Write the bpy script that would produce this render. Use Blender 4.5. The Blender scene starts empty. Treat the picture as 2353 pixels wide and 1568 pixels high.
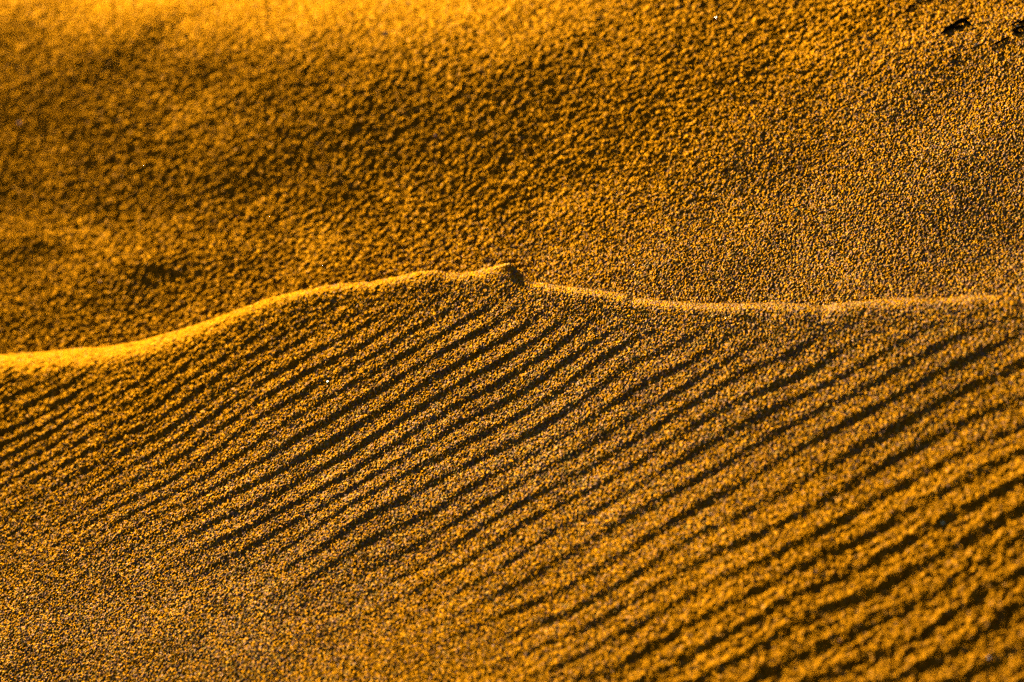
import bpy, math, random
import numpy as np
from mathutils import Vector

scene = bpy.context.scene
col = scene.collection
R = math.radians
rng = np.random.default_rng(7)

# ------------------------------------------------------------------ camera frame
E = R(30.0)                      # the camera looks 30 degrees down
D = 12.0                         # metres to the middle of the dune
WID = 3.0                        # metres across the picture at that distance
ce, se = math.cos(E), math.sin(E)
NX, NY, NZ = -0.38, 0.79, 0.47   # normal of the sloping sand, seen from the camera
AL = -NX / NZ                    # the slope comes nearer to the right
BE = -NY / NZ
def cam2world(x, y, z):
    return (x, y*se - z*ce, y*ce + z*se)
A3 = np.array(cam2world(1, 0, AL))
B3 = np.array(cam2world(0, 1, BE))
PX = 2353.0                      # traced coordinates: 2353 x 1568 on the photograph
SC = PX / WID * D
def screen(a, b, h=0.0):
    dep = D - AL*a - BE*b - h*se
    return PX/2 + SC*a/dep, 784.0 - SC*(b + h*ce)/dep
def unproject(x, y, h=0.0):
    u = (x - PX/2)/SC; v = (784.0 - y)/SC
    dep = (D + h*(BE*ce - se)) / (1 + AL*u + BE*v)
    return dep*u, dep*v - h*ce

def sstep(x, e0, e1):
    t = np.clip((x - e0)/(e1 - e0), 0, 1)
    return t*t*(3 - 2*t)
def blob(x, y, cx, cy, rx, ry, rot=0.0):
    c, s = math.cos(rot), math.sin(rot)
    dx, dy = x - cx, y - cy
    return np.exp(-(((c*dx + s*dy)/rx)**2 + ((-s*dx + c*dy)/ry)**2))

# ------------------------------------------------------------------ grid
STEP = 0.0020
def axis(lo, hi, far):
    core = np.arange(lo, hi, STEP)
    g, t, w = [], 0.0, STEP
    while t < far:
        w *= 1.16; t += w; g.append(t)
    g = np.array(g)
    return np.concatenate([(lo - g)[::-1], core, core[-1] + g]), len(g), len(core)
av, ka, na = axis(-2.25, 1.85, 45.0)
bv, kb, nb = axis(-1.22, 1.50, 45.0)
AA, BB = np.meshgrid(av, bv)                       # rows: b, columns: a
SX, SY = screen(np.clip(AA, -3, 3), np.clip(BB, -2, 2))

# world wavelength of every grid frequency
M2 = 2304
N2 = 1536
G = np.array([[A3 @ A3, A3 @ B3], [A3 @ B3, B3 @ B3]])
Gi = np.linalg.inv(G)
fa = np.fft.rfftfreq(M2, STEP)[None, :]
fb = np.fft.fftfreq(N2, STEP)[:, None]
KW = np.sqrt(np.maximum(Gi[0, 0]*fa*fa + 2*Gi[0, 1]*fa*fb + Gi[1, 1]*fb*fb, 1e-12))
def noise(lam, seed, width=0.45):
    """unit-variance band noise of world wavelength lam, embedded in the full grid"""
    r = np.random.default_rng(seed)
    W = np.fft.rfft2(r.standard_normal((N2, M2)))
    W *= np.exp(-0.5*(np.log(KW*lam)/width)**2)
    n = np.fft.irfft2(W, s=(N2, M2))
    n /= n.std()
    out = np.zeros(AA.shape)
    out[kb:kb+nb, ka:ka+na] = n[:nb, :na]
    return out

# ------------------------------------------------------------------ grains and clumps of sand
def clump(lam, slope, seed, sharp=0.0):
    n = noise(lam, seed)
    if sharp:
        n = n - sharp*np.maximum(0, -n - 0.3)**1.5
    return n * (slope*lam/6.28)
edge = sstep(AA, -2.25, -2.15)*sstep(-AA, -1.85, -1.75)*sstep(BB, -1.22, -1.12)*sstep(-BB, -1.5, -1.4)
calm = noise(0.35, 90, 0.5)
calm = 1 - 0.2*sstep(calm, 1.3, 2.3)              # a few smooth, combed patches
def sand_grain(k, coarse):
    return (clump(0.0095, 0.80, k) + clump(0.017, 0.38, k + 1, 0.5) + clump(0.040, 1.0, k + 2, 0.6)*(0.06 + 0.20*coarse)
            + clump(0.085, 1.0, k + 3)*(0.02 + 0.08*coarse)) * calm
focus = (SY + 0.48*SX - 1690)/500.0                # how far a spot lies up (-) or down (+) the slope
swell = clump(0.40, 0.012, 5) + clump(0.9, 0.02, 6)
warp = noise(0.9, 11)*6 + noise(0.35, 12)*1.2 + noise(0.12, 13)*0.3

# ------------------------------------------------------------------ crest of the near dune
crest_px = [(-400, 838), (-150, 828), (0, 820), (130, 810), (250, 798), (330, 783), (430, 757), (530, 722), (610, 693),
            (700, 672), (770, 656), (850, 647), (910, 637), (960, 626), (1000, 622), (1030, 627), (1060, 629),
            (1100, 624), (1140, 613), (1160, 606), (1172, 604), (1186, 616), (1202, 636), (1224, 651), (1250, 652),
            (1290, 660), (1340, 667), (1400, 674), (1440, 679), (1455, 687), (1500, 690), (1560, 694), (1620, 700),
            (1700, 702), (1780, 699), (1850, 703), (1895, 708), (1920, 703), (2000, 697), (2060, 693), (2110, 690),
            (2160, 693), (2230, 687), (2300, 686), (2330, 692), (2353, 703), (2420, 712), (2600, 705), (2900, 720)]
cx = np.array([p[0] for p in crest_px], float); cy = np.array([p[1] for p in crest_px], float)
xs = np.arange(-400, 2900, 2.0)
ys = np.interp(xs, cx, cy)
ker = np.hanning(161); ker /= ker.sum()
ysm = np.convolve(np.pad(ys, 80, mode='edge'), ker, mode='valid')
H0 = lambda x: 0.045 + 0.075*sstep(x, 100, 900) - 0.04*sstep(x, 1500, 2300)
ca, cb = unproject(xs, ysm, H0(xs))
order = np.argsort(ca)
bc = np.interp(av, ca[order], cb[order])[None, :]
SXc = np.interp(av, ca[order], xs[order])          # photo column of each crest point
Hc = H0(SXc)
bump = np.interp(SXc, xs, (ysm - ys))              # small crest bumps, in photo pixels
bump = (bump*WID/PX/ce)[None, :]
Hc = (Hc*sstep(-np.abs(av), -9, -3))[None, :]
d = bc - BB

# profile of the near slope, seen across the crest: slope table -> height
dt = np.arange(-0.6, 60, 0.002)
def profile(s0, L, w, g0):
    g = s0*np.exp(-np.maximum(dt - w, 0)/L)
    k = sstep(dt, 0, w)
    g = g*k + g0*(1 - k)
    g = np.where(dt < 0, g0 + (-2.0 - g0)*sstep(-dt, 0, 0.02), g)
    h = -np.cumsum(g)*0.002
    h -= h[-1]
    return h
pl = profile(0.10, 0.45, 0.075, -0.22)
pm = profile(0.27, 0.45, 0.028, -0.38)
pr = profile(0.19, 0.45, 0.019, -0.34)
i0 = np.searchsorted(dt, 0)
wl = (1 - sstep(SXc, 100, 800))[None, :]; wr = sstep(SXc, 1400, 2100)[None, :]; wm = 1 - wl - wr
di = np.clip(d, dt[0], dt[-1])
def look(p):
    q = p - p[i0]
    return np.interp(di, dt, q)
prof = wl*look(pl) + wm*look(pm) + wr*look(pr)
h_near = Hc + prof
h_near = np.where(np.abs(AA) > 3, h_near*1.0, h_near)
h_near += bump*np.exp(-np.maximum(d, 0)/0.016)

# wind ripples
c = SY + 0.52*SX + warp
c0 = 866.0; l0 = 25.0; kk = 0.029
lam = np.maximum(l0 + (c - c0)*kk, 20)
phase = 2*np.pi/kk*np.log(lam/l0)
rip = np.sin(phase - 0.75*np.sin(phase))           # long lit backs, short steep fronts
patch = 0.8 + 0.25*noise(0.5, 21) + 0.15*noise(0.15, 22)
amp = (1.7 - 0.75*sstep(c, 900, 1200) - 0.35*sstep(c, 1500, 1800) + 0.05*sstep(c, 1950, 2500))
amp = amp*np.clip(patch, 0.75, 1.15)
amp *= 1 - 0.9*sstep(SY - 0.25*SX, 1020, 1300)*(1 - sstep(SX, 1000, 1700))
amp *= sstep(d, 0.03, 0.13)
lam_w = lam*WID/PX*1.75
h_near += rip*amp*lam_w*0.25/6.28*edge
h_near += (sand_grain(1, sstep(np.abs(focus), 0.5, 1.7))*(0.42 - 0.12*wl + (0.58 + 0.12*wl)*sstep(d, 0.006 + 0.02*wl, 0.04 + 0.06*wl)) + swell)*edge

# ------------------------------------------------------------------ far slope
x0, y0 = SX, SY
lift = 0.125*sstep(-y0, -560, -120)*(1 - 0.75*sstep(x0, 700, 1900))
t = (150 + 40*np.sin((x0 - 200)/450.0)*(1 - sstep(x0, 1200, 1600)) - y0)/45.0
over = -0.00062*45*np.log1p(np.exp(np.clip(t, -20, 20)))*(1 - 0.65*sstep(x0, 900, 1700))
h_far = lift + over + 0.07*np.clip(BB - bc, -1, 1.5)
glow = 1/(1 + np.exp(-np.clip(t + 0.3, -20, 20)))*(1 - 0.8*sstep(x0, 900, 1700))
h_far += 0.016*blob(x0, y0, 40, 575, 130, 32, -0.1)
h_far += 0.016*blob(x0, y0, 350, 625, 120, 28, -0.15)
far_soft = (1 - 0.6*glow)*(1 - 0.28*(blob(x0, y0, 180, 560, 90, 45) + blob(x0, y0, 730, 560, 60, 50) + blob(x0, y0, 900, 470, 50, 30)
                      + blob(x0, y0, 1300, 480, 70, 45) + blob(x0, y0, 1870, 170, 80, 40) + blob(x0, y0, 1670, 470, 40, 40)
                      + blob(x0, y0, 450, 330, 120, 40)))
h_far += (sand_grain(51, sstep(np.abs(focus), 0.5, 1.7))*np.clip(far_soft, 0.3, 1) + swell*1.2)*edge

# ------------------------------------------------------------------ meshes
PZ = AA*A3[2] + BB*B3[2]
def soft(z, lim=1.3, r=0.8):
    m = np.abs(z)
    return np.sign(z)*np.where(m < lim, m, lim + r*np.tanh((m - lim)/r))
PZ = soft(PZ)
WX = AA*A3[0] + BB*B3[0]
WY = AA*A3[1] + BB*B3[1]

def height_mesh(name, H, keep):
    """keep: boolean per vertex; a face stays when all four corners are kept"""
    ny, nx = H.shape
    f = keep[:-1, :-1] & keep[1:, :-1] & keep[:-1, 1:] & keep[1:, 1:]
    idx = np.arange(ny*nx).reshape(ny, nx)
    q = np.stack([idx[:-1, :-1][f], idx[:-1, 1:][f], idx[1:, 1:][f], idx[1:, :-1][f]], 1)
    used = np.zeros(ny*nx, bool); used[q.ravel()] = True
    remap = np.cumsum(used) - 1
    co = np.stack([WX.ravel()[used], WY.ravel()[used], (PZ + H).ravel()[used]], 1).astype(np.float32)
    q = remap[q].astype(np.int32)
    me = bpy.data.meshes.new(name)
    me.vertices.add(len(co)); me.vertices.foreach_set('co', co.ravel())
    me.loops.add(q.size); me.loops.foreach_set('vertex_index', q.ravel())
    me.polygons.add(len(q))
    me.polygons.foreach_set('loop_start', np.arange(0, q.size, 4, dtype=np.int32))
    me.polygons.foreach_set('use_smooth', np.ones(len(q), bool))
    me.update(calc_edges=True)
    o = bpy.data.objects.new(name, me); col.objects.link(o)
    return o

# ------------------------------------------------------------------ materials
def mat(name):
    m = bpy.data.materials.new(name); m.use_nodes = True
    nt = m.node_tree; return m, nt, nt.nodes['Principled BSDF']
def node(nt, kind, **kw):
    n = nt.nodes.new(kind)
    for k, v in kw.items():
        if k in n.inputs: n.inputs[k].default_value = v
        else: setattr(n, k, v)
    return n
def ramp(nt, stops):
    r = nt.nodes.new('ShaderNodeValToRGB'); e = r.color_ramp.elements
    while len(e) < len(stops): e.new(0.5)
    for k, (p, cc) in enumerate(stops):
        e[k].position = p; e[k].color = (*cc, 1)
    return r

def sand_material():
    m, nt, bs = mat('golden_sand'); L = nt.links.new
    tc = node(nt, 'ShaderNodeTexCoord')
    vo = node(nt, 'ShaderNodeTexVoronoi', Scale=190.0); L(tc.outputs['Object'], vo.inputs['Vector'])
    sep = node(nt, 'ShaderNodeSeparateColor'); L(vo.outputs['Color'], sep.inputs['Color'])
    r1 = ramp(nt, [(0.0, (0.14, 0.035, 0.0008)), (0.25, (0.28, 0.088, 0.0008)), (0.55, (0.36, 0.128, 0.0010)),
                   (0.88, (0.50, 0.215, 0.0020)), (0.96, (0.54, 0.32, 0.08)), (1.0, (0.55, 0.42, 0.34))])
    L(sep.outputs['Red'], r1.inputs['Fac'])
    # grain colours paled and greyed along the focus band to imitate sharpened, clipped highlights
    dt_ = node(nt, 'ShaderNodeVectorMath', operation='DOT_PRODUCT'); L(tc.outputs['Object'], dt_.inputs[0]); dt_.inputs[1].default_value = (0, ce, -se)
    nz = node(nt, 'ShaderNodeTexNoise', Scale=1.1, Detail=4.0); L(tc.outputs['Object'], nz.inputs['Vector'])
    ad = node(nt, 'ShaderNodeMath', operation='MULTIPLY_ADD'); L(nz.outputs['Fac'], ad.inputs[0]); ad.inputs[1].default_value = 1.0; L(dt_.outputs['Value'], ad.inputs[2])
    mr = node(nt, 'ShaderNodeMapRange'); L(ad.outputs[0], mr.inputs['Value'])
    mr.inputs['From Min'].default_value = -1.4; mr.inputs['From Max'].default_value = 1.5
    rb = ramp(nt, [(0.1, (0, 0, 0)), (0.42, (0.5, 0.5, 0.5)), (0.55, (0.5, 0.5, 0.5)), (0.9, (0, 0, 0))]); L(mr.outputs[0], rb.inputs['Fac'])
    lt = node(nt, 'ShaderNodeMath', operation='LESS_THAN'); L(sep.outputs['Green'], lt.inputs[0]); L(rb.outputs['Color'], lt.inputs[1])
    rg = ramp(nt, [(0.0, (0.16, 0.10, 0.14)), (0.3, (0.30, 0.24, 0.06)), (0.55, (0.46, 0.34, 0.10)), (0.8, (0.44, 0.31, 0.27)), (1.0, (0.55, 0.48, 0.42))])
    rg.color_ramp.interpolation = 'CONSTANT'
    L(sep.outputs['Blue'], rg.inputs['Fac'])
    gm = node(nt, 'ShaderNodeMix', data_type='RGBA', blend_type='MIX'); L(lt.outputs[0], gm.inputs[0]); L(r1.outputs['Color'], gm.inputs[6]); L(rg.outputs['Color'], gm.inputs[7])
    r1 = gm
    no = node(nt, 'ShaderNodeTexNoise', Scale=5.0, Detail=5.0); L(tc.outputs['Object'], no.inputs['Vector'])
    r2 = ramp(nt, [(0.3, (0.80, 0.72, 0.72)), (0.7, (1.0, 1.0, 1.0))]); L(no.outputs['Fac'], r2.inputs['Fac'])
    mx = node(nt, 'ShaderNodeMix', data_type='RGBA', blend_type='MULTIPLY'); mx.inputs[0].default_value = 1.0
    L(r1.outputs[2], mx.inputs[6]); L(r2.outputs['Color'], mx.inputs[7])
    nt.nodes.remove(bs)
    df = node(nt, 'ShaderNodeBsdfDiffuse', Roughness=0.6); L(mx.outputs[2], df.inputs['Color'])
    gl = node(nt, 'ShaderNodeBsdfAnisotropic', Roughness=0.48)
    mg = node(nt, 'ShaderNodeMix', data_type='RGBA', blend_type='MIX'); pk = node(nt, 'ShaderNodeMath', operation='MULTIPLY_ADD'); L(lt.outputs[0], pk.inputs[0]); pk.inputs[1].default_value = -0.45; pk.inputs[2].default_value = 0.70; L(pk.outputs[0], mg.inputs[0])
    L(mx.outputs[2], mg.inputs[6]); mg.inputs[7].default_value = (0.95, 0.44, 0.012, 1)
    L(mg.outputs[2], gl.inputs['Color'])
    ms = node(nt, 'ShaderNodeMixShader'); ms.inputs[0].default_value = 0.30
    L(df.outputs[0], ms.inputs[1]); L(gl.outputs[0], ms.inputs[2])
    L(ms.outputs[0], nt.nodes['Material Output'].inputs['Surface'])
    v2 = node(nt, 'ShaderNodeTexVoronoi', Scale=220.0); L(tc.outputs['Object'], v2.inputs['Vector'])
    b1 = node(nt, 'ShaderNodeBump', Strength=0.7, Distance=0.003, invert=True)
    L(v2.outputs['Distance'], b1.inputs['Height'])
    L(b1.outputs['Normal'], df.inputs['Normal']); L(b1.outputs['Normal'], gl.inputs['Normal'])
    return m
sand = sand_material()

near = height_mesh('dune', h_near, d > -0.30)
near['kind'] = 'structure'; near['label'] = 'near rippled dune with bright golden crest'; near.data.materials.append(sand)
far = height_mesh('dune_slope', h_far, d < 0.20)
far['kind'] = 'structure'; far['label'] = 'grainy dune slope rising behind the bright crest'; far.data.materials.append(sand)

# ------------------------------------------------------------------ small things lying on the sand
def lookup(H, a, b):
    i = int(np.clip(np.searchsorted(av, a), 1, len(av) - 1)); j = int(np.clip(np.searchsorted(bv, b), 1, len(bv) - 1))
    return float(H[j - 1:j + 2, i - 1:i + 2].max())
def on_sand(x, y, H, lift=0.0):
    """the point of the sand surface seen at a traced spot"""
    h = 0.0
    for _ in range(12):
        a, b = unproject(x, y, h); h = 0.5*h + 0.5*lookup(H, a, b)
    a, b = unproject(x, y, h)
    return Vector((a*A3[0] + b*B3[0], a*A3[1] + b*B3[1], a*A3[2] + b*B3[2] + h + lift))

def bark_material():
    m, nt, bs = mat('dark_bark'); L = nt.links.new
    tc = node(nt, 'ShaderNodeTexCoord')
    no = node(nt, 'ShaderNodeTexNoise', Scale=140.0, Detail=4.0); L(tc.outputs['Object'], no.inputs['Vector'])
    r = ramp(nt, [(0.3, (0.010, 0.006, 0.004)), (0.7, (0.030, 0.016, 0.008))]); L(no.outputs['Fac'], r.inputs['Fac'])
    L(r.outputs['Color'], bs.inputs['Base Color']); bs.inputs['Roughness'].default_value = 1.0
    bs.inputs['Specular IOR Level'].default_value = 0.0
    b = node(nt, 'ShaderNodeBump', Strength=0.8, Distance=0.002); L(no.outputs['Fac'], b.inputs['Height']); L(b.outputs['Normal'], bs.inputs['Normal'])
    return m
bark = bark_material()

def tube(pts, radii, seed, seg=8, sub=5):
    """tapering knobbly stick through pts"""
    r = random.Random(seed)
    P, Q = [], []
    for k in range(len(pts) - 1):
        for s in range(sub):
            f = s/sub
            P.append(pts[k].lerp(pts[k+1], f)); Q.append(radii[k]*(1 - f) + radii[k+1]*f)
    P.append(pts[-1]); Q.append(radii[-1])
    V, F = [], []
    for k, p in enumerate(P):
        t = (P[min(k+1, len(P)-1)] - P[max(k-1, 0)]).normalized()
        u = t.cross(Vector((0, 0, 1))).normalized(); v = u.cross(t)
        off = Vector((r.uniform(-1, 1), r.uniform(-1, 1), r.uniform(-1, 1)))*Q[k]*0.25
        for q in range(seg):
            an = 2*math.pi*q/seg; rr = 1.0*Q[k]*r.uniform(0.78, 1.22)
            V.append(p + off + u*math.cos(an)*rr + v*math.sin(an)*rr)
    for k in range(len(P) - 1):
        for q in range(seg):
            F.append((k*seg + q, k*seg + (q+1) % seg, (k+1)*seg + (q+1) % seg, (k+1)*seg + q))
    F.append(tuple(range(seg))[::-1]); F.append(tuple((len(P)-1)*seg + q for q in range(seg)))
    return V, F
def link(name, V, F, m, smooth=True, loc=None):
    loc = loc or sum(V, Vector())/len(V)
    me = bpy.data.meshes.new(name); me.from_pydata([tuple(v - loc) for v in V], [], F); me.update()
    if smooth: me.polygons.foreach_set('use_smooth', [True]*len(me.polygons))
    me.materials.append(m)
    o = bpy.data.objects.new(name, me); col.objects.link(o); o.location = loc
    return o
Z3 = lambda x, y: ((2200 + x/7.843)*0.9412, (20 + y/7.843)*0.9412)       # traced on an enlargement
def stick(name, label, cat, lines, group=None, seed=1):
    root = None
    for k, (pts, rad) in enumerate(lines):
        V, F = tube([on_sand(*p, h_far, 0.9*rr) for p, rr in zip(pts, rad)], rad, seed + k)
        o = link(name if k == 0 else 'side_shoot', V, F, bark)
        if k == 0:
            root = o; o['label'] = label; o['category'] = cat
            if group: o['group'] = group
        else:
            o.parent = root; o.location = o.location - root.location
    return root
stick('twig', 'largest dark twig with forked end lying on the upper right slope', 'twig',
      [([Z3(*p) for p in ((775, 512), (860, 425), (980, 372), (1080, 312), (1170, 255), (1320, 208))], [0.0022, 0.0060, 0.0066, 0.0064, 0.0060, 0.0026]),
       ([Z3(*p) for p in ((1180, 262), (1260, 275), (1370, 350))], [0.0040, 0.0034, 0.0012]),
       ([Z3(*p) for p in ((990, 400), (1090, 385), (1185, 368))], [0.0040, 0.0040, 0.0030])], 'bits of dark twig on the upper slope', 11)
stick('twig', 'shortest dark stub of twig lying alone below the forked twig', 'twig',
      [([Z3(*p) for p in ((900, 985), (970, 930), (1060, 903))], [0.0014, 0.0028, 0.0024])], 'bits of dark twig on the upper slope', 21)
stick('twig', 'dark strip standing in for a shadowed crack crossing the right edge, uppermost of the buried pieces there', 'twig',  # dark stick added to draw the shadow line of a crack
      [([Z3(*p) for p in ((2080, 350), (2190, 300), (2353, 262), (2450, 235))], [0.0016, 0.0036, 0.0036, 0.002])], 'bits of dark twig on the upper slope', 31)
stick('twig', 'thick dark strip standing in for a shadowed crack at the right edge, between two thinner pieces', 'twig',  # another dark stick shaped as the crack's shade, with a side branch
      [([Z3(*p) for p in ((2115, 458), (2190, 420), (2330, 372), (2440, 350))], [0.0026, 0.0046, 0.0036, 0.002]),
       ([Z3(*p) for p in ((2160, 450), (2230, 478), (2310, 470))], [0.0040, 0.0034, 0.0015])], 'bits of dark twig on the upper slope', 41)
stick('twig', 'long thin dark strip standing in for a shadowed crack, half buried and sloping down left from the right edge', 'twig',  # stick following the shaded crack line down the slope
      [([Z3(*p) for p in ((1700, 735), (1800, 700), (1880, 670), (1960, 612), (2080, 552))], [0.0010, 0.0026, 0.0036, 0.0030, 0.0014])], 'bits of dark twig on the upper slope', 51)
stick('twig', 'dark twig half buried at the top edge of the slope, left of the forked twig', 'twig',
      [([(2080, 27), (2092, 16), (2112, 8), (2142, -3)], [0.0020, 0.0032, 0.0024, 0.0015])], 'bits of dark twig on the upper slope', 61)

def glint_material(name, c):  # the tint of a sun glint is put into the base colour
    m, nt, bs = mat(name); L = nt.links.new
    tc = node(nt, 'ShaderNodeTexCoord'); no = node(nt, 'ShaderNodeTexNoise', Scale=300.0); L(tc.outputs['Object'], no.inputs['Vector'])
    r = ramp(nt, [(0.35, tuple(k*0.75 for k in c)), (0.6, c)]); L(no.outputs['Fac'], r.inputs['Fac']); L(r.outputs['Color'], bs.inputs['Base Color'])
    bs.inputs['Roughness'].default_value = 0.25; bs.inputs['Specular IOR Level'].default_value = 0.6
    return m
import bmesh
def quartz(x, y, r, m, label, H, seed):
    rr = random.Random(seed); bm = bmesh.new()
    bmesh.ops.create_icosphere(bm, subdivisions=1, radius=r)
    for v in bm.verts: v.co *= rr.uniform(0.75, 1.2)
    me = bpy.data.meshes.new('quartz_grain'); bm.to_mesh(me); bm.free(); me.materials.append(m)
    o = bpy.data.objects.new('quartz_grain', me); col.objects.link(o)
    o.location = on_sand(x, y, H, r*0.4); o.rotation_euler = (rr.uniform(0, 6), rr.uniform(0, 6), rr.uniform(0, 6))
    o['label'] = label; o['category'] = 'sand grain'; o['group'] = 'glinting quartz grains'
QM = {k: glint_material('quartz_' + k, c) for k, c in dict(violet=(0.30, 0.26, 0.80), white=(0.85, 0.85, 0.82), pink=(0.85, 0.35, 0.45),
      yellow=(0.85, 0.70, 0.05), green=(0.25, 0.75, 0.25), red=(0.80, 0.12, 0.05), cyan=(0.30, 0.70, 0.80), orange=(0.85, 0.42, 0.10)).items()}
for k, (x, y, r, c, lab, H) in enumerate([
    (45, 285, 0.0075, 'violet', 'violet blue grain near the left edge of the blurred rear slope', h_far),
    (885, 78, 0.0060, 'cyan', 'pale blue green grain high on the golden upper part of the rear slope', h_far),
    (1000, 314, 0.0050, 'pink', 'pink grain in the middle of the rear slope, above the crest peak', h_far),
    (545, 501, 0.0048, 'red', 'red grain on the dark lower left of the rear slope', h_far),
    (230, 650, 0.0052, 'orange', 'orange grain left of the crest, just above its left end', h_far),
    (1646, 43, 0.0048, 'red', 'red grain near the top edge of the rear slope', h_far),
    (2243, 104, 0.0048, 'white', 'brightest white grain just below the forked dark twig', h_far),
    (2292, 122, 0.0040, 'violet', 'blue grain beside the thin buried crack strip at upper right', h_far),
    (2338, 62, 0.0038, 'white', 'small white grain between the dark crack strips at the right edge', h_far),
    (1831, 483, 0.0042, 'green', 'pale green grain low on the right half of the rear slope', h_far),
    (608, 711, 0.0060, 'yellow', 'bright yellow grain on the left half of the golden crest', h_near),
    (920, 640, 0.0046, 'white', 'whitish grain on the crest just left of the peak', h_near),
    (258, 800, 0.0056, 'white', 'pale grain on the broad low crest at far left', h_near),
    (485, 892, 0.0050, 'yellow', 'yellow grain among the dark ripples at left, below the crest', h_near),
    (753, 880, 0.0044, 'green', 'green grain among the ripples below the left of the peak', h_near),
    (2167, 1204, 0.0036, 'cyan', 'light blue grain on the ripples at right, above the lower corner', h_near),
    (1875, 1314, 0.0034, 'white', 'white grain in the right foreground, left of the light blue one', h_near),
    (1930, 1474, 0.0036, 'pink', 'pink grain in the foreground near the bottom edge', h_near),
    (2273, 1514, 0.0042, 'violet', 'violet grain in the dark bottom right corner', h_near)]):
    quartz(x, y, r, QM[c], lab, H, 100 + k)

# ------------------------------------------------------------------ light
Sc = Vector(cam2world(-0.35, 0.57, -0.76)).normalized()     # towards the sun: behind the crest, to the left
el = math.asin(Sc.z); az = math.atan2(Sc.x, Sc.y)
sun = bpy.data.lights.new('sun', 'SUN'); sun.energy = 5.0; sun.angle = R(0.5); sun.color = (1.0, 0.82, 0.52)
so = bpy.data.objects.new('sun', sun); col.objects.link(so)
so.rotation_euler = (-Sc).to_track_quat('-Z', 'Y').to_euler()
so.location = Sc*30
w = bpy.data.worlds.new('World'); scene.world = w; w.use_nodes = True
nt = w.node_tree
sky = nt.nodes.new('ShaderNodeTexSky'); sky.sky_type = 'NISHITA'; sky.sun_disc = False
sky.sun_elevation = el; sky.sun_rotation = az
bg = nt.nodes['Background']; bg.inputs['Strength'].default_value = 0.05
nt.links.new(sky.outputs['Color'], bg.inputs['Color'])
print('sun elevation', math.degrees(el), 'azimuth', math.degrees(az))

# ------------------------------------------------------------------ camera
cam = bpy.data.cameras.new('camera'); co = bpy.data.objects.new('camera', cam); col.objects.link(co)
cam.sensor_width = 36.0; cam.lens = 36.0*D/WID
co.location = cam2world(0, 0, D)
co.rotation_euler = (R(90) - E, 0, 0)
cam.clip_end = 1000
cam.dof.use_dof = True
cam.dof.focus_distance = 11.75
cam.dof.aperture_fstop = 1.5
scene.camera = co
scene.render.resolution_x, scene.render.resolution_y = 1024, 682
scene.view_settings.view_transform = 'Standard'; scene.view_settings.look = 'None'
scene.view_settings.exposure = 0.3
scene.view_settings.gamma = 1.0
scene.cycles.use_denoising = False
